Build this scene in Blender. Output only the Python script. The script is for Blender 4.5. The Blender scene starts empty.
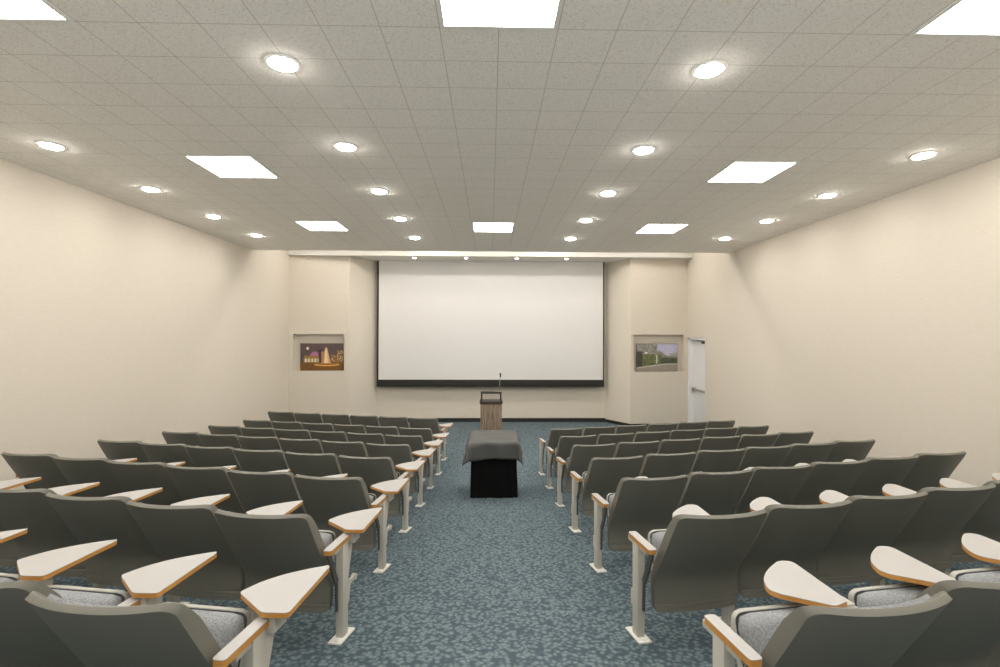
import bpy, bmesh, math, random
from mathutils import Vector, Matrix
random.seed(7)
SC = bpy.context.scene
COL = SC.collection
ZC = 2.45                       # eye height above the level floor by the screen

# ------------------------------------------------------------------ helpers
def link(name, mesh, parent=None, mats=()):
    o = bpy.data.objects.new(name, mesh)
    COL.objects.link(o)
    if parent is not None:
        o.parent = parent
    for m in mats:
        if m.name not in [x.name for x in mesh.materials if x]:
            mesh.materials.append(m)
    return o

def tag(o, label=None, cat=None, group=None, kind=None):
    if label: o['label'] = label
    if cat: o['category'] = cat
    if group: o['group'] = group
    if kind: o['kind'] = kind
    return o

def empty(name, loc, rz=0):
    o = bpy.data.objects.new(name, None)
    o.empty_display_size = .1
    o.location = loc
    o.rotation_euler = (0, 0, rz)
    COL.objects.link(o)
    return o

def fin(bm, name, smooth=True, angle=40):
    bmesh.ops.recalc_face_normals(bm, faces=bm.faces[:])
    me = bpy.data.meshes.new(name)
    if smooth:
        lim = math.radians(angle)
        for f in bm.faces: f.smooth = True
        for e in bm.edges:
            e.smooth = not (len(e.link_faces) == 2 and e.calc_face_angle(0) > lim)
    bm.to_mesh(me)
    bm.free()
    return me

def box(bm, x0, x1, y0, y1, z0, z1, bev=0, seg=2, M=None, mat=0):
    t = bmesh.new()
    vs = [t.verts.new((x, y, z)) for x in (x0, x1) for y in (y0, y1) for z in (z0, z1)]
    for q in ((0,1,3,2),(4,6,7,5),(0,4,5,1),(2,3,7,6),(0,2,6,4),(1,5,7,3)):
        t.faces.new([vs[i] for i in q])
    if bev:
        bmesh.ops.bevel(t, geom=t.edges[:], offset=bev, segments=seg, profile=.5, affect='EDGES')
    join(bm, t, M, mat)

def join(bm, t, M=None, mat=0):
    mp = {}
    for v in t.verts:
        mp[v] = bm.verts.new(M @ v.co if M else v.co)
    for f in t.faces:
        try:
            nf = bm.faces.new([mp[v] for v in f.verts])
            nf.material_index = f.material_index if mat is None else mat
        except ValueError:
            pass
    t.free()

def cyl(bm, p0, p1, r0, r1=None, n=16, mat=0, cap=True):
    r1 = r0 if r1 is None else r1
    p0, p1 = Vector(p0), Vector(p1)
    d = (p1 - p0).normalized()
    a = d.orthogonal().normalized(); b = d.cross(a)
    A = [bm.verts.new(p0 + (a*math.cos(t) + b*math.sin(t))*r0) for t in [2*math.pi*i/n for i in range(n)]]
    B = [bm.verts.new(p1 + (a*math.cos(t) + b*math.sin(t))*r1) for t in [2*math.pi*i/n for i in range(n)]]
    for i in range(n):
        f = bm.faces.new((A[i], A[(i+1) % n], B[(i+1) % n], B[i])); f.material_index = mat
    if cap:
        bm.faces.new(A).material_index = mat
        bm.faces.new(B).material_index = mat

def tube(bm, pts, r, n=10, mat=0):
    pts = [Vector(p) for p in pts]
    prev = None
    up = None
    for i, p in enumerate(pts):
        d = (pts[min(i+1, len(pts)-1)] - pts[max(i-1, 0)]).normalized()
        if up is None: up = d.orthogonal().normalized()
        up = (up - d*up.dot(d)).normalized()
        s = d.cross(up)
        ring = [bm.verts.new(p + (up*math.cos(2*math.pi*k/n) + s*math.sin(2*math.pi*k/n))*r) for k in range(n)]
        if prev:
            for k in range(n):
                bm.faces.new((prev[k], prev[(k+1) % n], ring[(k+1) % n], ring[k])).material_index = mat
        else:
            bm.faces.new(ring).material_index = mat
        prev = ring
    bm.faces.new(prev).material_index = mat

def prism(bm, pts, z0, z1, mat_side=0, mat_top=0, M=None):
    t = bmesh.new()
    A = [t.verts.new((x, y, z0)) for x, y in pts]
    B = [t.verts.new((x, y, z1)) for x, y in pts]
    n = len(pts)
    for i in range(n):
        t.faces.new((A[i], A[(i+1) % n], B[(i+1) % n], B[i])).material_index = mat_side
    t.faces.new(A[::-1]).material_index = mat_side
    t.faces.new(B).material_index = mat_top
    join(bm, t, M, None)

def round_poly(pts, radii, n=5):
    """round the corners of a polygon"""
    out = []
    k = len(pts)
    for i in range(k):
        p = Vector(pts[i]); r = radii[i]
        if r <= 0:
            out.append(tuple(p)); continue
        a = Vector(pts[i-1]); b = Vector(pts[(i+1) % k])
        da = (a-p).normalized(); db = (b-p).normalized()
        q0 = p + da*min(r, (a-p).length*.48); q1 = p + db*min(r, (b-p).length*.48)
        for j in range(n+1):
            t = j/n
            out.append(tuple(q0*(1-t)**2 + p*2*t*(1-t) + q1*t*t))
    return out

# ------------------------------------------------------------------ materials
def lin(c):
    return tuple(((v/255)/12.92 if v/255 <= .04045 else ((v/255+.055)/1.055)**2.4) for v in c) + (1,)

def mat(name, rgb, rough=.6, metal=0, spec=.5):
    m = bpy.data.materials.new(name); m.use_nodes = True
    b = m.node_tree.nodes['Principled BSDF']
    b.inputs['Base Color'].default_value = lin(rgb)
    b.inputs['Roughness'].default_value = rough
    b.inputs['Metallic'].default_value = metal
    b.inputs['Specular IOR Level'].default_value = spec
    return m

class NT:
    def __init__(s, m):
        s.nt = m.node_tree; s.b = s.nt.nodes['Principled BSDF']
    def n(s, typ, **kw):
        x = s.nt.nodes.new(typ)
        for k, v in kw.items(): setattr(x, k, v)
        return x
    def l(s, a, b): s.nt.links.new(a, b)
    def math(s, op, a, b=None, c=None):
        x = s.n('ShaderNodeMath', operation=op)
        for i, v in enumerate((a, b, c)):
            if v is None: continue
            if isinstance(v, (int, float)): x.inputs[i].default_value = v
            else: s.l(v, x.inputs[i])
        return x.outputs[0]
    def ramp(s, fac, stops):
        r = s.n('ShaderNodeValToRGB')
        e = r.color_ramp.elements
        while len(e) < len(stops): e.new(.5)
        for i, (p, c) in enumerate(stops):
            e[i].position = p; e[i].color = lin(c)
        s.l(fac, r.inputs[0]); return r.outputs[0]
    def mix(s, fac, a, b):
        x = s.n('ShaderNodeMix', data_type='RGBA')
        if isinstance(fac, (int, float)): x.inputs[0].default_value = fac
        else: s.l(fac, x.inputs[0])
        for v, i in ((a, 6), (b, 7)):
            if isinstance(v, tuple): x.inputs[i].default_value = lin(v)
            else: s.l(v, x.inputs[i])
        return x.outputs[2]
    def noise(s, vec, scale, detail=2, rough=.5):
        x = s.n('ShaderNodeTexNoise'); x.inputs['Scale'].default_value = scale
        x.inputs['Detail'].default_value = detail; x.inputs['Roughness'].default_value = rough
        s.l(vec, x.inputs['Vector']); return x.outputs['Fac']
    def coord(s, kind='Object'):
        return s.n('ShaderNodeTexCoord').outputs[kind]
    def scaled(s, vec, sc):
        x = s.n('ShaderNodeMapping'); x.inputs['Scale'].default_value = sc
        s.l(vec, x.inputs['Vector']); return x.outputs[0]
    def bump(s, h, strength, dist=.01):
        x = s.n('ShaderNodeBump'); x.inputs['Strength'].default_value = strength
        x.inputs['Distance'].default_value = dist
        s.l(h, x.inputs['Height']); s.l(x.outputs[0], s.b.inputs['Normal'])
    def color(s, c): s.l(c, s.b.inputs['Base Color'])

def emis(name, rgb, strength):
    m = mat(name, (235, 235, 230), .5)
    b = m.node_tree.nodes['Principled BSDF']
    b.inputs['Emission Color'].default_value = lin(rgb)
    b.inputs['Emission Strength'].default_value = strength
    return m

XC = .05                                             # middle of the room
TILE = .373; TILE_Y = .3685; TX0 = XC - TILE; TY0 = 3.04

def m_wall():
    m = mat('wall_cloth', (226, 214, 194), .85, 0, .2); t = NT(m); v = t.coord()
    a = t.noise(t.scaled(v, (3, 3, 60)), 3, 4)
    b = t.noise(t.scaled(v, (90, 90, 6)), 4, 3)
    k = t.math('ADD', t.math('MULTIPLY', a, .55), t.math('MULTIPLY', b, .45))
    t.color(t.ramp(k, [(.3, (216, 206, 191)), (.55, (224, 215, 201)), (.75, (230, 222, 210))]))
    t.bump(k, .12, .004); return m

def m_ceiling():
    m = mat('acoustic_tile', (214, 208, 196), .9, 0, .15); t = NT(m); v = t.coord()
    sp = t.n('ShaderNodeSeparateXYZ'); t.l(v, sp.inputs[0])
    def line(axis, origin, period, w):
        q = t.math('DIVIDE', t.math('SUBTRACT', axis, origin), period)
        fr = t.math('SUBTRACT', q, t.math('ROUND', q))
        return t.math('LESS_THAN', t.math('MULTIPLY', t.math('ABSOLUTE', fr), period), w)
    ln = t.math('MAXIMUM', line(sp.outputs[0], TX0, TILE, .0055), line(sp.outputs[1], TY0, TILE_Y, .0055))
    core = t.math('MAXIMUM', line(sp.outputs[0], TX0, TILE, .002), line(sp.outputs[1], TY0, TILE_Y, .002))
    n1 = t.noise(v, 70, 3, .6); n2 = t.noise(v, 1.2, 2)
    base = t.ramp(n1, [(.34, (222, 216, 205)), (.47, (242, 238, 230)), (.7, (247, 243, 236))])
    base = t.mix(t.math('MULTIPLY', n2, .25), base, (232, 226, 216))
    c = t.mix(ln, base, (236, 232, 224)); c = t.mix(core, c, (186, 179, 166))
    t.color(c)
    h = t.math('SUBTRACT', t.math('MULTIPLY', n1, .3), t.math('MULTIPLY', ln, .6))
    t.bump(h, .35, .008); return m

def m_carpet():
    m = mat('carpet', (70, 86, 92), .95, 0, .1); t = NT(m); v = t.coord()
    w = t.n('ShaderNodeTexNoise'); w.inputs['Scale'].default_value = 9; t.l(v, w.inputs['Vector'])
    mx = t.n('ShaderNodeVectorMath', operation='MULTIPLY_ADD')
    t.l(w.outputs['Color'], mx.inputs[0]); mx.inputs[1].default_value = (.05, .05, 0); t.l(v, mx.inputs[2])
    vo = t.n('ShaderNodeTexVoronoi', feature='SMOOTH_F1'); vo.inputs['Scale'].default_value = 33
    vo.inputs['Smoothness'].default_value = .25
    t.l(mx.outputs[0], vo.inputs['Vector'])
    big = t.noise(v, 14, 2)
    edge = t.math('ADD', vo.outputs['Distance'], t.math('MULTIPLY', t.math('SUBTRACT', big, .5), .22))
    c = t.ramp(edge, [(.16, (130, 142, 143)), (.40, (109, 123, 127)), (.64, (74, 88, 96))])
    edge = t.math('SUBTRACT', 1.0, edge)
    f = t.noise(v, 350, 2)
    c = t.mix(t.math('MULTIPLY', f, .35), c, (92, 106, 112))
    t.color(c)
    t.bump(t.math('ADD', t.math('MULTIPLY', f, .6), edge), .5, .006); return m

def m_plastic(name, rgb, rough=.5):
    m = mat(name, rgb, rough, 0, .4); t = NT(m); v = t.coord()
    t.bump(t.noise(v, 420, 2), .12, .001); return m

def m_fabric():
    m = mat('seat_fabric', (182, 184, 186), .9, 0, .15); t = NT(m); v = t.coord()
    a = t.noise(t.scaled(v, (260, 60, 60)), 1.4, 3); b = t.noise(t.scaled(v, (70, 260, 260)), 1.3, 3)
    k = t.math('ADD', t.math('MULTIPLY', a, .5), t.math('MULTIPLY', b, .5))
    t.color(t.ramp(k, [(.34, (122, 125, 127)), (.5, (152, 154, 155)), (.66, (180, 181, 181))]))
    t.bump(k, .4, .003); return m

def m_plywood():
    m = mat('plywood_edge', (190, 128, 52), .5, 0, .4); t = NT(m); v = t.coord()
    w = t.n('ShaderNodeTexWave', bands_direction='Z'); w.inputs['Scale'].default_value = 55
    w.inputs['Distortion'].default_value = 1.0; t.l(v, w.inputs['Vector'])
    n = t.noise(v, 14, 3)
    c = t.ramp(w.outputs['Fac'], [(0, (168, 104, 34)), (1, (214, 152, 74))])
    t.color(t.mix(t.math('MULTIPLY', n, .5), c, (226, 178, 104))); return m

def m_wood():
    m = mat('weathered_wood', (120, 98, 78), .6, 0, .3); t = NT(m); v = t.coord()
    a = t.noise(t.scaled(v, (26, 26, 1.6)), 1.6, 5, .65)
    t.color(t.ramp(a, [(.3, (84, 70, 58)), (.48, (134, 116, 99)), (.62, (162, 146, 128)), (.75, (102, 88, 74))]))
    t.bump(a, .2, .003); return m

def m_cloth(name, rgb):
    m = mat(name, rgb, .9, 0, .15); t = NT(m); v = t.coord()
    t.bump(t.noise(v, 5, 3), .35, .03); return m

WALL = m_wall(); CEIL = m_ceiling(); CARPET = m_carpet()
SHELL = m_plastic('grey_shell_plastic', (119, 117, 107), .5)
PAN = m_plastic('beige_grey_plastic', (184, 182, 173), .5)
FAB = m_fabric()
PIPE = mat('dark_piping', (66, 68, 70), .8)
STEEL = mat('painted_steel', (194, 190, 179), .45, 0, .5)
DSTEEL = mat('dark_bracket_steel', (84, 84, 80), .45, .3)
PLATE = mat('bare_plate', (228, 226, 218), .45)
LAM = m_plastic('laminate', (182, 179, 175), .42)
PLY = m_plywood()
WHITE = mat('white_paint', (238, 238, 238), .45)
TRIMW = mat('fixture_white', (235, 233, 226), .5)
BLACKBASE = mat('black_rubber_base', (34, 36, 36), .7)
SCREEN = mat('screen_matte', (228, 226, 224), .9, 0, .1)
BORDER = mat('screen_border', (42, 40, 36), .8)
WOOD = m_wood()
DARKTOP = mat('dark_lectern_top', (56, 46, 40), .5)
BLACKMETAL = mat('black_metal', (38, 38, 38), .4, .4)
SKIRT = m_cloth('black_skirt_cloth', (12, 12, 13))
THROW = m_cloth('charcoal_throw_cloth', (70, 70, 68))
THROW.node_tree.nodes['Principled BSDF'].inputs['Roughness'].default_value = .5
THROW.node_tree.nodes['Principled BSDF'].inputs['Specular IOR Level'].default_value = .8
ALU = mat('brushed_aluminium', (170, 170, 166), .35, .8)
PANEL = emis('panel_diffuser', (255, 251, 245), 20.5)
BULB = emis('downlight_lens', (255, 250, 243), 112.0)
BULB2 = emis('small_downlight_lens', (255, 249, 239), 30.0)
CEILP = mat('painted_upper_ceiling', (228, 222, 208), .85, 0, .2)

# ------------------------------------------------------------------ the room
FA, FB, FLAT = .9067, -.10596, 0.0                  # sloping floor: z = FA + FB*Y until level
TAN = math.tan(math.radians(14.3))
XL, XR = -5.35, 5.45
HC = 1.94 + ZC
YB = 11.0                                           # the tiled ceiling ends here
SOF = 2.155 + ZC; UP = 2.75 + ZC
YREAR = -1.2
def yrow(x, y):
    return y - max(0, abs(x) - .905)*TAN
def zfloor(x, y):
    return max(FA + FB*yrow(x, y), FLAT)

def structure(name, bm, mats, smooth=False):
    o = link(name, fin(bm, name, smooth), None, mats); o['kind'] = 'structure'; return o

def quad(bm, a, b, c, d, mat=0):
    f = bm.faces.new([bm.verts.new(p) for p in (a, b, c, d)]); f.material_index = mat; return f

# floor: ramp with a crease beside the aisle, level in front of the screen
bm = bmesh.new()
xs = [-5.6, -.905, .905, 5.7]
ys = [YREAR - .1, (FLAT - FA)/FB, 14.7]
gr = []
for x in xs:
    sh = max(0, abs(x) - .905)*TAN
    row = []
    for j, y in enumerate(ys):
        yy = y + (sh if j == 1 else 0)
        row.append(bm.verts.new((x, yy, zfloor(x, yy))))
    gr.append(row)
for i in range(len(xs)-1):
    for j in range(2):
        bm.faces.new((gr[i][j], gr[i+1][j], gr[i+1][j+1], gr[i][j+1]))
bmesh.ops.triangulate(bm, faces=[f for f in bm.faces])
structure('floor', bm, [CARPET])

# tiled ceiling, with a thin front edge
bm = bmesh.new(); box(bm, XL-.1, XR+.1, YREAR-.1, YB, HC, HC+.06)
structure('ceiling', bm, [CEIL])
bm = bmesh.new(); box(bm, XL-.1, XR+.1, YB-.02, YB+.02, HC-.004, HC+.9)
structure('trim_1', bm, [TRIMW])
bm = bmesh.new(); box(bm, XL-.1, XR+.1, YB+.02, 14.7, UP, UP+.06)
structure('ceiling_upper', bm, [CEILP])

# side walls
DY0, DY1, DZT = 12.19, 13.30, 2.45                  # opening of the side door
bm = bmesh.new(); box(bm, XL-.15, XL, YREAR-.1, 14.7, -.1, UP)
structure('wall_left', bm, [WALL])
bm = bmesh.new()
box(bm, XR, XR+.2, YREAR-.1, DY0, -.1, UP)
box(bm, XR, XR+.2, DY0, DY1, DZT, UP)
box(bm, XR, XR+.2, DY1, 14.7, -.1, UP)
structure('wall_right', bm, [WALL])

# wall behind the screen
YW = 14.05; SXL, SXR = -3.22, 3.345
bm = bmesh.new(); box(bm, SXL-.3, SXR+.3, YW, YW+.12, -.1, UP)
structure('wall_front', bm, [WALL])
bm = bmesh.new(); box(bm, SXL, SXR, YW-.015, YW, 0, .11)
structure('baseboard_front', bm, [BLACKBASE])

# niche walls and splays, left and right of the screen
def alcove(side, name, wx_out, wx_in, y_out, y_in, nx0, nx1, nz0, nz1, depth=.16):
    """flat wall from the side wall (wx_out) to the splay (wx_in) with a picture niche"""
    bm = bmesh.new()
    def P(x, z, d=0):
        t = (x - wx_out)/(wx_in - wx_out)
        return (x, y_out + (y_in - y_out)*t + d, z)
    xs_ = [wx_out, nx0, nx1, wx_in]; zs_ = [-.1, nz0, nz1, UP]
    for i in range(3):
        for j in range(3):
            if i == 1 and j == 1: continue
            quad(bm, P(xs_[i], zs_[j]), P(xs_[i+1], zs_[j]), P(xs_[i+1], zs_[j+1]), P(xs_[i], zs_[j+1]))
    a, b = nx0, nx1
    quad(bm, P(a, nz0, depth), P(b, nz0, depth), P(b, nz1, depth), P(a, nz1, depth))
    quad(bm, P(a, nz0), P(a, nz1), P(a, nz1, depth), P(a, nz0, depth))
    quad(bm, P(b, nz0), P(b, nz1), P(b, nz1, depth), P(b, nz0, depth))
    quad(bm, P(a, nz1), P(b, nz1), P(b, nz1, depth), P(a, nz1, depth))
    quad(bm, P(a, nz0), P(b, nz0), P(b, nz0, depth), P(a, nz0, depth))
    sx = SXL if side < 0 else SXR
    quad(bm, P(wx_in, -.1), (sx, YW+.02, -.1), (sx, YW+.02, UP), P(wx_in, UP))
    bmesh.ops.remove_doubles(bm, verts=bm.verts[:], dist=1e-4)
    structure(name, bm, [WALL])
    bm = bmesh.new()
    for p, q in ((P(wx_out, 0), P(wx_in, 0)), (P(wx_in, 0), (sx, YW, 0))):
        p, q = Vector(p), Vector(q); n = Vector((p.y-q.y, q.x-p.x, 0)).normalized()*.014
        if n.y > 0: n = -n
        pts = [(v.x, v.y) for v in (p, q, q+n, p+n)]
        prism(bm, pts, 0, .085)
    structure('baseboard_niche_left' if side < 0 else 'baseboard_niche_right', bm, [BLACKBASE])
    return P
PL = alcove(-1, 'wall_niche_left', XL, -3.80, 13.06, 13.22, -5.255, -3.93, 1.525, 2.515)
PR = alcove(1, 'wall_niche_right', XR, 3.84, 13.36, 13.22, 5.375, 3.925, 1.505, 2.53)

# dropped soffit over the niches and the screen
bm = bmesh.new(); box(bm, XL-.05, XR+.05, 12.97, 14.6, SOF, UP+.02)
structure('trim_2', bm, [mat('soffit_paint', (222, 219, 212), .8, 0, .2)])

# ------------------------------------------------------------------ side door in its recess
DX = XR + .14
fr = bmesh.new()
box(fr, XR+.02, DX+.05, DY1-.07, DY1, 0, DZT); box(fr, XR+.02, DX+.05, DY0, DY0+.07, 0, DZT)
box(fr, XR+.02, DX+.05, DY0, DY1, DZT-.06, DZT)
df = structure('door_1', fr, [WHITE])
d = bmesh.new(); box(d, DX, DX+.045, DY0+.075, DY1-.075, .01, DZT-.065, .004)
dp = link('door_leaf', fin(d, 'door_leaf'), df, [WHITE])
b = bmesh.new()
box(b, DX-.075, DX-.045, DY0+.12, DY1-.12, 1.02, 1.075, .008)
box(b, DX-.075, DX, DY1-.2, DY1-.12, 1.0, 1.095, .008); box(b, DX-.075, DX, DY0+.12, DY0+.2, 1.0, 1.095, .008)
tag(link('push_bar', fin(b, 'push_bar'), dp, [ALU]), 'metal push bar')
b = bmesh.new(); box(b, DX-.06, DX, DY0+.16, DY0+.42, DZT-.16, DZT-.1, .008)
tube(b, [(DX-.05, DY0+.3, DZT-.1), (DX-.12, DY0+.55, DZT-.085), (DX-.03, DY0+.75, DZT-.075)], .009)
tag(link('door_closer', fin(b, 'door_closer'), dp, [DSTEEL]), 'grey hydraulic door closer')

# ------------------------------------------------------------------ projection screen
scr = empty('projection_screen', (0, 13.85, 0))
tag(scr, 'large white projection screen with black borders above the lectern', 'projection screen')
b = bmesh.new(); box(b, -3.155, 3.232, -.008, .004, -1.216+ZC, SOF+.0)
link('screen_surface', fin(b, 's'), scr, [SCREEN])
b = bmesh.new(); box(b, -3.199, 3.268, -.03, .03, -1.421+ZC, -1.216+ZC, .01)
link('bottom_bar', fin(b, 's'), scr, [BORDER])
for x0, x1 in ((-3.199, -3.155), (3.232, 3.268)):
    b = bmesh.new(); box(b, x0, x1, -.012, .008, -1.216+ZC, SOF)
    link('side_border', fin(b, 's'), scr, [BORDER])

# ------------------------------------------------------------------ framed prints in the niches
def pic_mat(name):
    m = mat(name, (128, 128, 128), .35); t = NT(m)
    a = t.n('ShaderNodeVertexColor'); a.layer_name = 'print'; t.color(a.outputs[0]); return m

def hsh(i, j, k=0):
    v = math.sin(i*12.9898 + j*78.233 + k*37.7)*43758.5453
    return v - math.floor(v)

def print_fountain(x, y):
    c = (96 - 20*y, 78 - 14*y, 80 - 20*y)                              # dusk sky
    n = hsh(int(x*60), int(y*36))
    if y > .68: c = (104 + 26*n, 70 + 18*n, 26 + 10*n)                 # lit ground
    if (x-.165)**2 + ((y-.18)*.63)**2 < .0011: c = (248, 240, 225)     # moon
    if .2 + (.47-y)*.5 < x < .42 and .31 < y < .47: c = (176, 112, 158)
    if .08 < x < .43 and .45 < y < .56: c = (158, 118, 56)
    if .07 < x < .43 and .56 <= y < .70: c = (226, 214, 178) if (int(x*40) % 3) else (140, 118, 84)
    if .43 < x < .48 and .25 < y < .70: c = (58, 42, 34)
    if abs(x-.455) < .05 and .22 < y < .36: c = (66, 52, 44)
    w = .02 + max(0, y-.15)*.16
    if abs(x-.6) < w and .15 < y < .73: c = (226, 178, 128)
    if abs(x-.6) < w*.35 and .2 < y < .73: c = (250, 224, 178)
    if .48 < x < .58 - w*.4 and .3 < y < .72: c = (178, 128, 100)
    if x > .72 and .42 < y < .70: c = (120, 84, 52) if n < .6 else (214, 178, 112)
    if x > .86 and .26 < y < .70: c = (112, 82, 56) if n < .55 else (206, 176, 120)
    if ((x-.62)/.3)**2 + ((y-.79)/.055)**2 < 1: c = (240, 190, 100)
    if ((x-.62)/.25)**2 + ((y-.775)/.03)**2 < 1: c = (150, 96, 40)
    return c

def print_street(x, y):
    n = hsh(int(x*64), int(y*38), 2)
    c = (188 - 30*x*0, 190, 205)
    if x > .55: c = (196 - 40*abs(x-.8), 194 - 40*abs(x-.8), 216)
    if x > .8 and y > .3 + .25*(1-x): c = (150 + 40*n, 146 + 40*n, 160)
    roof = .36 - .2*max(0, 1-abs(x-.55)/.2)
    if y > roof + .08: c = (122 + 40*n, 120 + 36*n, 104 + 30*n)        # house
    if x < .5 and y < .4: c = (104 + 80*n, 104 + 78*n, 92 + 84*n)      # branches against the sky
    if x < .6 and y > .38: c = (74 + 66*n, 80 + 64*n, 50 + 44*n)       # hedge
    if x > .6 and y > .5: c = (60 + 44*n, 66 + 44*n, 48 + 36*n)
    if x < .14 and y > .28: c = (56 + 34*n, 56 + 32*n, 48 + 26*n)
    if abs(x-.49) < .02 and .4 < y < .72: c = (206, 202, 190)
    if .62 < x < .98 and .42 < y < .5 and n > .45: c = (150, 150, 146)
    if abs(x-.23) < .03 and .3 < y < .36: c = (244, 238, 214)
    road = .86 - .14*min(1, x/.7)
    if y > road: c = (150, 142, 130)
    if road < y < road + .035: c = (206, 200, 188)
    return c

def picture(name, label, fn, P, x0, x1, z0, z1, d):
    root = empty(name, P((x0+x1)/2, z0, d)); tag(root, label, 'picture', None)
    dy = P(x1, 0)[1] - P(x0, 0)[1]
    root.rotation_euler = (0, 0, math.atan2(dy, x1-x0))
    w, h = (x1-x0), z1-z0
    b = bmesh.new(); box(b, -w/2, w/2, -.012, .012, 0, h, .003)
    link('board', fin(b, 'board'), root, [DARKTOP])
    NX, NY = 112, 68
    b = bmesh.new(); lay = b.loops.layers.float_color.new('print')
    V = [[b.verts.new((-w/2+.006 + (w-.012)*i/NX, -.014, h-.006 - (h-.012)*j/NY)) for j in range(NY+1)] for i in range(NX+1)]
    for i in range(NX):
        for j in range(NY):
            f = b.faces.new((V[i][j], V[i][j+1], V[i+1][j+1], V[i+1][j]))
            sm = [fn((i+.5+a*.75)/NX, (j+.5+e*.75)/NY) for a in (-1, 0, 1) for e in (-1, 0, 1)]
            g_ = .88 + .24*hsh(i, j, 5)
            c = tuple(min(255, sum(q[m] for q in sm)/9*g_) for m in range(3))
            for lp in f.loops: lp[lay] = lin(c)
    link('print', fin(b, 'print', False), root, [pic_mat(name + '_print')])
picture('framed_print', 'photo print of a lit fountain at night in the left niche', print_fountain, PL, -5.10, -3.98, 1.53, 2.265, .10)
picture('framed_print', 'photo print of a house behind trees in the right niche', print_street, PR, 4.035, 5.225, 1.512, 2.275, .10)

# ------------------------------------------------------------------ ceiling lights
def troffer(x, y, label, proto=[None]):
    r = empty('ceiling_panel_light', (x, y, HC))
    tag(r, label, 'ceiling light', 'square ceiling light panels')
    if proto[0] is None:
        a = .364; w_ = .026; f = bmesh.new()
        for s in (-1, 1):
            box(f, -a, a, min(s*a, s*(a-w_)), max(s*a, s*(a-w_)), -.010, 0)
            box(f, min(s*a, s*(a-w_)), max(s*a, s*(a-w_)), -a+w_, a-w_, -.010, 0)
        g = bmesh.new(); box(g, -a+w_, a-w_, -a+w_, a-w_, -.008, -.002)
        proto[0] = (fin(f, 'light_frame', False), fin(g, 'light_diffuser', False))
    link('frame', proto[0][0], r, [TRIMW]); link('diffuser', proto[0][1], r, [PANEL])

place = {-1: 'left', 0: 'middle', 1: 'right'}
dist = ['cut by the top of the photo', 'half way to the screen', 'nearest the screen']
for c, xo in ((-1, -8*TILE), (0, 0), (1, 8*TILE)):
    for yc, dn in ((TY0-TILE_Y, 0), (TY0+TILE_Y*7, 1), (TY0+TILE_Y*15, 2)):
        if c == 0 and dn == 1: continue
        troffer(XC + xo, yc, 'square white light panel in ceiling, %s column, %s' % (place[c], dist[dn]))
for xo in (-2*TILE*4, 0, 2*TILE*4):
    troffer(XC + xo, -.65, 'square white light panel added unseen in the ceiling behind the viewer')  # unseen panels, added to light the near seats

def downlight(x, y, z, label, group, r=.095, proto={}):
    o = empty('recessed_downlight', (x, y, z))
    tag(o, label, 'downlight', group)
    if r not in proto:
        t = bmesh.new(); n = 32
        prof = [(r*1.0, -.0), (r*1.3, -.0), (r*1.28, -.006), (r*1.02, -.010), (r*.98, -.004)]
        rings = [[t.verts.new((q*math.cos(2*math.pi*k/n), q*math.sin(2*math.pi*k/n), zz)) for k in range(n)] for q, zz in prof]
        for i in range(len(rings)):
            A, B = rings[i], rings[(i+1) % len(rings)]
            for k in range(n): t.faces.new((A[k], A[(k+1) % n], B[(k+1) % n], B[k]))
        g = bmesh.new(); dome = [[g.verts.new((r*math.cos(a)*math.cos(2*math.pi*k/n), r*math.cos(a)*math.sin(2*math.pi*k/n), -.002-.32*r*math.sin(a))) for k in range(n)] for a in (0, .3, .6, .9, 1.2)]
        for A, B in zip(dome[:-1], dome[1:]):
            for k in range(n): g.faces.new((A[k], A[(k+1) % n], B[(k+1) % n], B[k]))
        g.faces.new(dome[-1]); g.faces.new(dome[0][::-1])
        proto[r] = (fin(t, 'ring'), fin(g, 'lens'))
    link('trim_ring', proto[r][0], o, [TRIMW]); link('lens', proto[r][1], o, [BULB if r > .06 else BULB2])
ordn = ['nearest', 'second', 'third', 'fourth', 'fifth', 'sixth', 'seventh', 'eighth']
def nth(i, what): return ('nearest ' if i == 0 else ordn[i] + ' ') + what
for s, nm in ((-1, 'left'), (1, 'right')):
    for i in range(5):
        downlight(XC + s*1.53, 3.47 + 1.51*i, HC, 'round recessed downlight, %s in the row %s of the aisle' % (nth(i, 'from the viewer') if i else 'nearest the viewer', nm), 'round recessed downlights')
    for i in range(4):
        downlight(XC + s*4.53, 5.04 + 1.45*i, HC, 'round recessed downlight, %s in the row along the %s wall' % (nth(i, 'from the viewer') if i else 'nearest the viewer', nm), 'round recessed downlights')
for s in (-1, 1):
    downlight(XC + s*1.53, .4, HC, 'round recessed downlight added unseen in the ceiling behind the viewer', 'added downlights behind the viewer')  # added overhead out of view, more light on the near seats
    downlight(XC + s*4.53, 3.55, HC, 'round recessed downlight over the side wall outside the photo', 'downlights outside the photo')
    downlight(XC + s*4.53, 2.05, HC, 'round recessed downlight over the side wall outside the photo', 'downlights outside the photo')
    downlight(XC + s*.6, 11.7, UP, 'added unseen downlight in the upper ceiling to brighten the screen', 'downlights in the upper ceiling', .14)  # hidden lamps added to brighten the screen
    downlight(XC + s*2.3, 11.7, UP, 'added unseen downlight in the upper ceiling to brighten the screen', 'downlights in the upper ceiling', .14)  # second added pair, also washing the screen
    downlight(XC + s*3.6, 11.7, UP, 'added unseen downlight in the upper ceiling before the splay', 'downlights in the upper ceiling', .12)  # added hidden pair for more light at the screen end
    downlight(XC + s*1.5, 12.45, UP, 'round downlight in the upper ceiling washing the soffit', 'downlights in the upper ceiling', .10)
    downlight(XC + s*4.6, 12.2, UP, 'round downlight in the upper ceiling beside the niche', 'downlights in the upper ceiling', .085)
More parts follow.
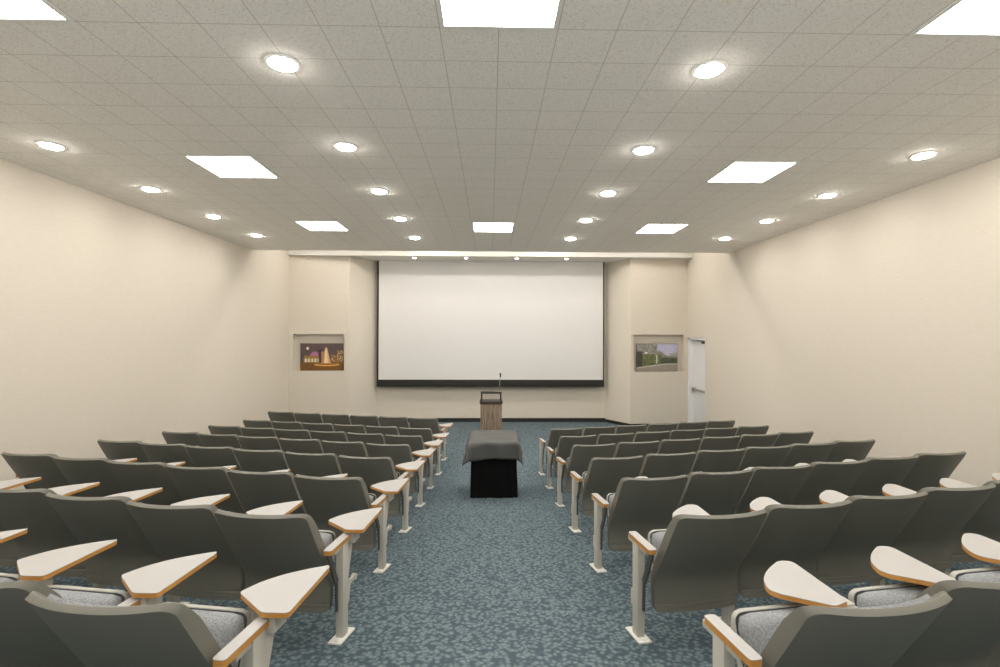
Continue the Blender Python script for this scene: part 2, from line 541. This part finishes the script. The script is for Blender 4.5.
for i, x in enumerate((-2.06, -.66, .73, 2.09)):
    downlight(x, 13.27, SOF, 'tiny round downlight in the soffit above the screen, %s from left' % ['first', 'second', 'third', 'fourth'][i], 'small downlights above the screen', .05)

# ------------------------------------------------------------------ auditorium seats
def catmull(P, n):
    P = [Vector(p) for p in P]; P = [P[0]*2-P[1]] + P + [P[-1]*2-P[-2]]
    out = []
    for i in range(1, len(P)-2):
        for k in range(n):
            t = k/n; a, b, c, d = P[i-1], P[i], P[i+1], P[i+2]
            out.append(.5*((2*b) + (c-a)*t + (2*a-5*b+4*c-d)*t*t + (3*b-a-3*c+d)*t**3))
    out.append(P[-2]); return out
PROF = catmull([(-.082, .165), (-.074, .25), (-.074, .31), (-.092, .38), (-.15, .467), (-.25, .619), (-.34, .758), (-.398, .85)], 12)
ARC = [0]
for i in range(1, len(PROF)): ARC.append(ARC[-1] + (PROF[i]-PROF[i-1]).length)
LEN = ARC[-1]
def prof_at(s):
    s = min(max(s, 0), LEN)
    for i in range(1, len(ARC)):
        if ARC[i] >= s:
            t = (s-ARC[i-1])/(ARC[i]-ARC[i-1]); p = PROF[i-1].lerp(PROF[i], t)
            tg = (PROF[min(i+1, len(PROF)-1)] - PROF[max(i-2, 0)]).normalized()
            return p, Vector((tg.y, -tg.x))
HW = .285
def shell_mesh(name, hw, s0, s1, off, thick, rt, rb, bev, grooves=False, nx=18):
    ss = [s0 + rb*(1-math.cos(math.pi/2*i/5)) for i in range(5)]
    ss += [s0 + rb + (s1-rt-s0-rb)*i/14 for i in range(15)]
    ss += [s1 - rt + rt*math.sin(math.pi/2*i/6) for i in range(1, 7)]
    gset = set()
    if grooves:
        for g in (s0+.028, s0+.05):
            ss += [g-.004, g, g+.004]; gset.add(round(g, 5))
    ss = sorted(set(round(s, 5) for s in ss))
    bm = bmesh.new(); Bk = []; Fr = []
    for s in ss:
        p, n = prof_at(s); w = hw
        if s < s0+rb: w = hw - rb + math.sqrt(max(0, rb*rb - (s0+rb-s)**2))
        if s > s1-rt: w = hw - rt + math.sqrt(max(0, rt*rt - (s-(s1-rt))**2))
        k = .024 + .042*(s/LEN)
        th = thick*min(1, .62 + s/LEN*.7)*(.42 + .58*min(1, max(0, LEN-s)/.14)**.7)
        rb_, rf = [], []
        for i in range(nx+1):
            x = w*(-1 + 2*i/nx)
            y0 = p.x + k*(abs(x)/HW)**2.2; z0 = p.y
            q = off + (.005 if s in gset and abs(x) < w-.01 else 0)
            rb_.append(bm.verts.new((x, y0 + n.x*q, z0 + n.y*q)))
            rf.append(bm.verts.new((x, y0 + n.x*(off+th), z0 + n.y*(off+th))))
        Bk.append(rb_); Fr.append(rf)
    m = len(ss); rim = []
    for j in range(m-1):
        for i in range(nx):
            bm.faces.new((Bk[j][i], Bk[j][i+1], Bk[j+1][i+1], Bk[j+1][i]))
            bm.faces.new((Fr[j][i], Fr[j+1][i], Fr[j+1][i+1], Fr[j][i+1]))
        bm.faces.new((Bk[j][0], Bk[j+1][0], Fr[j+1][0], Fr[j][0]))
        bm.faces.new((Bk[j][nx], Fr[j][nx], Fr[j+1][nx], Bk[j+1][nx]))
    for i in range(nx):
        bm.faces.new((Bk[0][i], Fr[0][i], Fr[0][i+1], Bk[0][i+1]))
        bm.faces.new((Bk[m-1][i], Bk[m-1][i+1], Fr[m-1][i+1], Fr[m-1][i]))
    loops = [[(Bk, j, 0) for j in range(m)], [(Bk, j, nx) for j in range(m)], [(Bk, 0, i) for i in range(nx+1)], [(Bk, m-1, i) for i in range(nx+1)]]
    ed = set()
    for g in (Bk, Fr):
        for seq in ([g[j][0] for j in range(m)], [g[j][nx] for j in range(m)], g[0], g[m-1]):
            for a, b in zip(seq[:-1], seq[1:]):
                e = bm.edges.get((a, b))
                if e: ed.add(e)
    bmesh.ops.bevel(bm, geom=list(ed), offset=bev, segments=3, profile=.5, affect='EDGES', clamp_overlap=True)
    return fin(bm, name, True, 50)

BACK = shell_mesh('backrest', HW, 0, LEN, 0, .060, .045, .03, .010, True)
BPAD = shell_mesh('back_cushion', HW-.028, .2, LEN-.05, .04, .026, .04, .04, .008, False, 10)

# folded-up seat: local frame along its length, tilted steeply
RE, FRT = Vector((0, .035, .235)), Vector((0, .135, .592))
ydir = (FRT-RE).normalized(); xdir = Vector((1, 0, 0)); zdir = xdir.cross(ydir)
SM = Matrix(((xdir.x, ydir.x, zdir.x, RE.x), (xdir.y, ydir.y, zdir.y, RE.y), (xdir.z, ydir.z, zdir.z, RE.z), (0, 0, 0, 1)))
SL = (FRT-RE).length
b = bmesh.new(); pts = round_poly([(-.226, 0), (.226, 0), (.231, SL), (-.231, SL)], [.03, .03, .05, .05])
t = bmesh.new(); prism(t, pts, -.03, .006)
bmesh.ops.bevel(t, geom=[e for e in t.edges if abs(e.verts[0].co.z-e.verts[1].co.z) < 1e-6], offset=.009, segments=2, profile=.5, affect='EDGES')
join(b, t, SM); SPAN = fin(b, 'seat_pan')
b = bmesh.new(); NXc, NYc = 26, 24
G = []
for i in range(NXc+1):
    row = []
    for j in range(NYc+1):
        u = math.sin(math.pi/2*(-1 + 2*i/NXc)); v = math.sin(math.pi/2*(-1 + 2*j/NYc))
        e = (max(0, 1-abs(u)**9)*max(0, 1-abs(v)**10))
        x = .2245*u*(1-.06*max(0, abs(v)-.75)/.25*abs(u)); y = SL/2-.002 + (SL/2-.006)*v*(1-.05*max(0, abs(u)-.75)/.25*abs(v))
        row.append(b.verts.new(SM @ Vector((x, y, -.002 + (.062 + .014*(1-u*u)*(1-v*v))*e**.5))))
    G.append(row)
for i in range(NXc):
    for j in range(NYc): b.faces.new((G[i][j], G[i+1][j], G[i+1][j+1], G[i][j+1]))
SCUSH = fin(b, 'seat_cushion', True, 80)
b = bmesh.new(); pts = round_poly([(-.226, .004), (.226, .004), (.230, SL-.004), (-.230, SL-.004)], [.03, .03, .045, .045])
prism(b, pts, .0045, .0085, M=SM); SPIPE = fin(b, 'piping')

# standard: post with foot plate; slope of the foot follows the ramp
ARM_H = .615
def post_mesh(x):
    b = bmesh.new()
    box(b, x-.024, x+.024, -.035, .04, .008, ARM_H-.03, .006)
    box(b, x-.016, x+.016, -.12, .12, ARM_H-.06, ARM_H-.028, .006)
    return fin(b, 'post')
def foot_mesh(x, slope):
    b = bmesh.new()
    M = Matrix.Translation((x, 0, 0)) @ Matrix.Rotation(math.atan(slope), 4, 'X')
    box(b, -.042, .042, -.10, .105, .0, .012, .003, M=M)
    for y in (-.075, .08):
        cyl(b, M @ Vector((0, y, .012)), M @ Vector((0, y, .018)), .012, .010, 8)
    return fin(b, 'foot_plate')
def armrest_mesh(x, r0=-.195, r1=.13):
    b = bmesh.new()
    pts = round_poly([(x-.026, r0), (x+.026, r0), (x+.026, r1), (x-.026, r1)], [.014]*4, 3)
    prism(b, pts, ARM_H-.028, ARM_H-.003, 1, 1); prism(b, pts, ARM_H-.003, ARM_H, 0, 0)
    return fin(b, 'armrest')
def hinge_mesh(x, s):
    """flat bar that carries the back on the standard, plus the seat spring housing"""
    b = bmesh.new(); xi = x - s*.012
    P0, P1 = Vector((xi, -.15, .575)), Vector((xi, -.05, .36))
    d = (P1-P0).normalized(); n = Vector((0, d.z, -d.y))
    for (a, c, w) in ((P0, P1, .018), (Vector((xi, -.05, .36)), Vector((xi, -.045, .18)), .008)):
        dd = (c-a).normalized(); nn = Vector((0, dd.z, -dd.y))*w
        prism(b, [((a+nn).y, (a+nn).z), ((c+nn).y, (c+nn).z), ((c-nn).y, (c-nn).z), ((a-nn).y, (a-nn).z)], -.006, .006,
              M=Matrix(((0, 0, 1, xi), (1, 0, 0, 0), (0, 1, 0, 0), (0, 0, 0, 1))))
    return fin(b, 'hinge_bar')
def lug_mesh(x, s):
    b = bmesh.new()
    Mx = Matrix(((0, 0, 1, x), (1, 0, 0, 0), (0, 1, 0, 0), (0, 0, 0, 1)))
    if s > 0:
        prism(b, round_poly([(.03, .15), (.08, .18), (.11, .31), (.03, .33)], [0, .02, .02, 0]), -.01, .01, M=Mx)
        box(b, x-.009, x+.009, .09, .175, .275, .305, .004)
        cyl(b, (x-.014, .175, .29), (x+.014, .175, .29), .02, .02, 12)
        cyl(b, (x-.016, .065, .2), (x+.016, .065, .2), .010, .010, 10)
    else:
        box(b, x-.014, x+.014, .03, .085, .16, .26, .006)
        cyl(b, (x-.018, .06, .21), (x+.018, .06, .21), .010, .010, 10)
    return fin(b, 'row_bracket')

TABL = round_poly([(.09, .452), (.103, .44), (.128, .052), (.02, .04), (-.168, .168), (-.132, .262), (-.064, .345), (.02, .41)],
                  [.006, .008, .02, .02, .02, .05, .05, .05])
TABR = round_poly([(.02, .358), (.08, .34), (.034, -.015), (-.05, -.04), (-.21, .09), (-.226, .128), (-.187, .208), (-.1, .287)],
                  [.03, .03, .016, .02, .02, .025, .05, .06])
TAB_H = .650
def tablet_mesh(x, pts):
    b = bmesh.new(); pts = [(x+p[0]-.014, p[1]) for p in pts] if pts is TABL else [(x+p[0]-.062, p[1]+.045) for p in pts]
    prism(b, pts, TAB_H-.022, TAB_H-.003, 1, 1); prism(b, pts, TAB_H-.003, TAB_H, 0, 0)
    return fin(b, 'writing_tablet')
def tabletarm_mesh(x, left):
    b = bmesh.new(); sx = .03 if left else -.03
    box(b, x-.02, x+sx+.02 if left else x+.02, .06, .15, ARM_H-.06, TAB_H-.022, .006) if left else \
        box(b, x-.045, x+.02, .04, .13, ARM_H-.06, TAB_H-.022, .006)
    prism(b, [(.03, .30), (.05, .30), (.13, ARM_H-.05), (.03, ARM_H-.05)], -.013, .013,
          M=Matrix(((0, 0, 1, x), (1, 0, 0, 0), (0, 1, 0, 0), (0, 0, 0, 1))))
    return fin(b, 'tablet_bracket')

SX = .31
RP, LP = post_mesh(SX), post_mesh(-SX)
RI = armrest_mesh(SX, -.12)
FT = {(s, k): foot_mesh(s*SX, FB if k else 0) for s in (1, -1) for k in (0, 1)}
RA, LA = armrest_mesh(SX), armrest_mesh(-SX, -.185, .095)
RH, LH = hinge_mesh(SX, 1), hinge_mesh(-SX, -1)
RL, LL = lug_mesh(SX, 1), lug_mesh(-SX, -1)
TM = {-1: tablet_mesh(SX, TABL), 1: tablet_mesh(SX, TABR)}
TB = {-1: tabletarm_mesh(SX, True), 1: tabletarm_mesh(SX, False)}
for me, ms in ((BACK, [SHELL]), (BPAD, [FAB]), (SPAN, [PAN]), (SCUSH, [FAB]), (SPIPE, [PIPE])):
    for m_ in ms: me.materials.append(m_)

ROW = math.radians(14.3); HEAD = math.radians(9.0); PITCH = {-1: .637, 1: .641}; CH = {-1: -.03, 1: .056}; CHZ = {-1: .012, 1: .004}
words = ['first', 'second', 'third', 'fourth', 'fifth', 'sixth', 'seventh', 'eighth']
def seat(side, k, i):
    ramp = k < 7
    y0 = 3.05 + 1.135*(k-2)
    if k == 8: y0 = 9.75
    if side > 0: y0 -= .045 if k == 1 else .025
    z = max(FA + FB*y0, 0) + .002
    rz = HEAD*side                       # left block turns right, right block turns left
    sx = SX if side < 0 else -SX         # standard that stands on the aisle
    leg = Vector((.915 if side < 0 else (.908 if k == 1 else .932), 0, 0))*side + Vector((0, y0, z))
    off = Matrix.Rotation(rz, 3, 'Z') @ Vector((sx, 0, 0))
    U = Vector((side*math.cos(ROW), math.sin(ROW), 0))
    loc = leg - off + U*PITCH[side]*i
    r = empty('auditorium_seat', loc, rz)
    pos = 'on the aisle' if i == 0 else ('last by the wall' if i == 5 else words[i] + ' from the aisle')
    rown = 'nearest row' if k == 1 else words[k-1] + ' row from the viewer'
    blk = 'left' if side < 0 else 'right'
    tag(r, 'grey tablet-arm seat, %s block, %s, %s' % (blk, rown, pos), 'seat',
        'auditorium seats of the %s block' % blk)
    body = [link('backrest', BACK, r), link('back_cushion', BPAD, r), link('seat_pan', SPAN, r)]
    c = link('seat_cushion', SCUSH, r); link('piping', SPIPE, c); body.append(c)
    for o in body: o.location = (CH[side], 0, CHZ[side] if o.name.startswith('back') else 0)
    def standard(s, aisle):
        p = link('leg', RP if s > 0 else LP, r, [STEEL])
        link('foot_plate', FT[(s, int(ramp))], p, [PLATE])
        if aisle or s < 0: link('hinge_bar', RH if s > 0 else LH, r, [DSTEEL])
        if aisle: link('row_bracket', RL if s > 0 else LL, p, [STEEL])
        link('armrest', (RA if side < 0 and i == 0 else RI) if s > 0 else LA, r, [LAM, PLY])
    standard(1, side < 0 and i == 0)
    if (side > 0 and i == 0) or (side < 0 and i == 5): standard(-1, side > 0)
    tb = link('writing_tablet', TM[side], r, [LAM, PLY]); link('tablet_bracket', TB[side], tb, [STEEL])

for side in (-1, 1):
    for k in range(1, 9 if side < 0 else 8):
        for i in range(6):
            if k == 1 and i > 3: continue
            seat(side, k, i)

# ------------------------------------------------------------------ draped cart in the aisle
CX, CY0, CY1 = .062, 6.88, 7.70
ct = empty('draped_cart', (CX, (CY0+CY1)/2, zfloor(0, (CY0+CY1)/2)))
tag(ct, 'low equipment cart hidden under a black floor-length skirt in the aisle', 'cart')
ctz = ct.location.z; TOPZ = ZC - 1.486 - ctz; hx, hy = .318, (CY1-CY0)/2
b = bmesh.new(); N = 30
per = []
for sx_, sy_, ex, ey in ((-1, -1, 1, -1), (1, -1, 1, 1), (1, 1, -1, 1), (-1, 1, -1, -1)):
    for q in range(N):
        t_ = q/N; per.append((sx_ + (ex-sx_)*t_, sy_ + (ey-sy_)*t_, -ey if sx_ == ex else 0, 0))
rings = []
zl = [0, .12, .25, .4, .55, .68, .75, TOPZ-.012]
for zi, zz in enumerate(zl):
    ring = []
    for q, (px, py, _, _) in enumerate(per):
        f = 1 - zz/TOPZ
        rip = .010*f*math.sin(q*.83 + 1.3*math.sin(q*.21)) + .006*math.sin(q*.41 + zz*9)*f
        X = px*(hx + .012*f) + (rip if abs(px) > .999 else 0)*px; Y = py*(hy + .012*f) + (rip if abs(py) > .999 else 0)*py
        yw = CY0 + hy + Y; fz = zfloor(0, yw) - ctz + .004
        ring.append(b.verts.new((X, Y, fz + (zz)*(TOPZ-.012-fz)/(TOPZ-.012))))
    rings.append(ring)
for A, B in zip(rings[:-1], rings[1:]):
    for q in range(len(per)): b.faces.new((A[q], A[(q+1) % len(per)], B[(q+1) % len(per)], B[q]))
b.faces.new(rings[-1]); b.faces.new(rings[0][::-1])
link('skirt', fin(b, 'skirt', True, 60), ct, [SKIRT])
# throw lying over the top
th = empty('table_throw', (CX, (CY0+CY1)/2, ctz + TOPZ))
tag(th, 'charcoal cloth thrown over the top of the black draped cart', 'cloth')
b = bmesh.new(); n = 44; dropx, dropy = .27, .255
G = []
for i in range(n+1):
    row = []
    for j in range(n+1):
        x = (-1+2*i/n)*(hx+.012+dropx); y = (-1+2*j/n)*(hy+.012+dropy)
        ax, ay = hx+.012, hy+.012
        ox, oy = max(0, abs(x)-ax), max(0, abs(y)-ay)
        sx_, sy_ = math.copysign(1, x), math.copysign(1, y)
        dd = math.hypot(ox, oy)
        X = sx_*(min(abs(x), ax) + (.03 if ox else 0)*min(1, ox/.03) + ox*(.20 if x < 0 else .1)*(1 if not oy else 1.5)); Y = sy_*(min(abs(y), ay) + (.02 if oy else 0)*min(1, oy/.03) + oy*(.05 if not ox else .30))
        Z = .006 - (dd if not (ox and oy) else max(ox, oy)+.28*min(ox, oy))*.97 + .006*math.sin(x*11+y*7)*(1 if dd > 0 else .35)
        if oy and not ox: Y += sy_*.012*math.sin(x*17)*min(1, oy/.1); Z += .012*math.sin(x*6+.8)
        if ox and not oy: X += sx_*.016*math.sin(y*12)*min(1, ox/.1)
        row.append(b.verts.new((X, Y, Z)))
    G.append(row)
for i in range(n):
    for j in range(n): b.faces.new((G[i][j], G[i+1][j], G[i+1][j+1], G[i][j+1]))
tc = link('throw_cloth', fin(b, 'throw_cloth', True, 70), th, [THROW])
so = tc.modifiers.new('thick', 'SOLIDIFY'); so.thickness = .004; so.offset = 1

# ------------------------------------------------------------------ lectern
LY = 11.3; LXC = .033
lt = empty('lectern', (LXC, LY, 0)); tag(lt, 'wooden lectern with dark raised top and gooseneck microphone below the screen', 'lectern')
tz = ZC - 1.512
b = bmesh.new(); box(b, -.25, .25, 0, .45, .06, tz-.035, .006)
link('body', fin(b, 'body'), lt, [WOOD])
b = bmesh.new(); box(b, -.235, .235, .02, .43, 0, .06, .004)
link('plinth', fin(b, 'plinth'), lt, [DARKTOP])
b = bmesh.new(); box(b, -.268, .268, -.03, .47, tz-.035, tz+.012, .008)
link('top', fin(b, 'top'), lt, [DARKTOP])
zb = ZC - 1.285
for s in (-1, 1):
    b = bmesh.new(); box(b, s*.222-.018, s*.222+.018, .03, .10, tz+.012, zb-.03, .004)
    link('shelf_post', fin(b, 'shelf_post'), lt, [DARKTOP])
b = bmesh.new(); box(b, -.245, .245, 0, .15, zb-.035, zb+.008, .01)
link('raised_shelf', fin(b, 'raised_shelf'), lt, [DARKTOP])
b = bmesh.new()
tube(b, [(.19, .08, zb+.006), (.195, .08, zb+.1), (.202, .078, zb+.25), (.21, .072, zb+.36)], .009)
cyl(b, (.19, .08, zb+.006), (.19, .08, zb+.03), .025, .018, 14)
mc = link('gooseneck', fin(b, 'gooseneck'), lt, [ALU])
b = bmesh.new(); cyl(b, (.21, .072, zb+.35), (.214, .066, zb+.44), .016, .019, 14)
tag(link('microphone', fin(b, 'microphone'), mc, [BLACKMETAL]), 'black microphone capsule')

# ------------------------------------------------------------------ world, camera, view
w = bpy.data.worlds.new('World'); SC.world = w; w.use_nodes = True
bgn = w.node_tree.nodes['Background']; tcw = w.node_tree.nodes.new('ShaderNodeTexCoord')
sz = w.node_tree.nodes.new('ShaderNodeSeparateXYZ'); rw = w.node_tree.nodes.new('ShaderNodeValToRGB')
w.node_tree.links.new(tcw.outputs['Generated'], sz.inputs[0])
mr = w.node_tree.nodes.new('ShaderNodeMapRange'); mr.inputs[1].default_value = -1; mr.inputs[2].default_value = 1
w.node_tree.links.new(sz.outputs[2], mr.inputs[0]); w.node_tree.links.new(mr.outputs[0], rw.inputs[0])
rw.color_ramp.elements[0].position = .44; rw.color_ramp.elements[0].color = (1, .97, .92, 1)  # bright lower half is made up, to light the ceiling through the open rear
rw.color_ramp.elements[1].position = .53; rw.color_ramp.elements[1].color = (.12, .12, .115, 1)
w.node_tree.links.new(rw.outputs[0], bgn.inputs[0]); bgn.inputs[1].default_value = 2.0

F = 486.0; VPX, VPY = 490.0, 337.0
yaw = math.atan((500-VPX)/F); pit = math.atan((VPY-333.5)/F); roll = .003
fw = Vector((math.sin(yaw)*math.cos(pit), math.cos(yaw)*math.cos(pit), math.sin(pit)))
r_ = fw.cross(Vector((0, 0, 1))).normalized(); u_ = r_.cross(fw)
r2 = r_*math.cos(roll) + u_*math.sin(roll); u2 = -r_*math.sin(roll) + u_*math.cos(roll)
cam = bpy.data.cameras.new('Camera'); co = bpy.data.objects.new('Camera', cam); COL.objects.link(co)
co.matrix_world = Matrix(((r2.x, u2.x, -fw.x, 0), (r2.y, u2.y, -fw.y, 0), (r2.z, u2.z, -fw.z, ZC), (0, 0, 0, 1)))
cam.sensor_width = 36; cam.lens = F/1000*36; cam.clip_start = .05
SC.camera = co
vs = SC.view_settings
SC.display_settings.display_device = 'sRGB'
vs.view_transform = 'Standard'; vs.look = 'None'; vs.exposure = .04; vs.gamma = 1; vs.use_curve_mapping = False
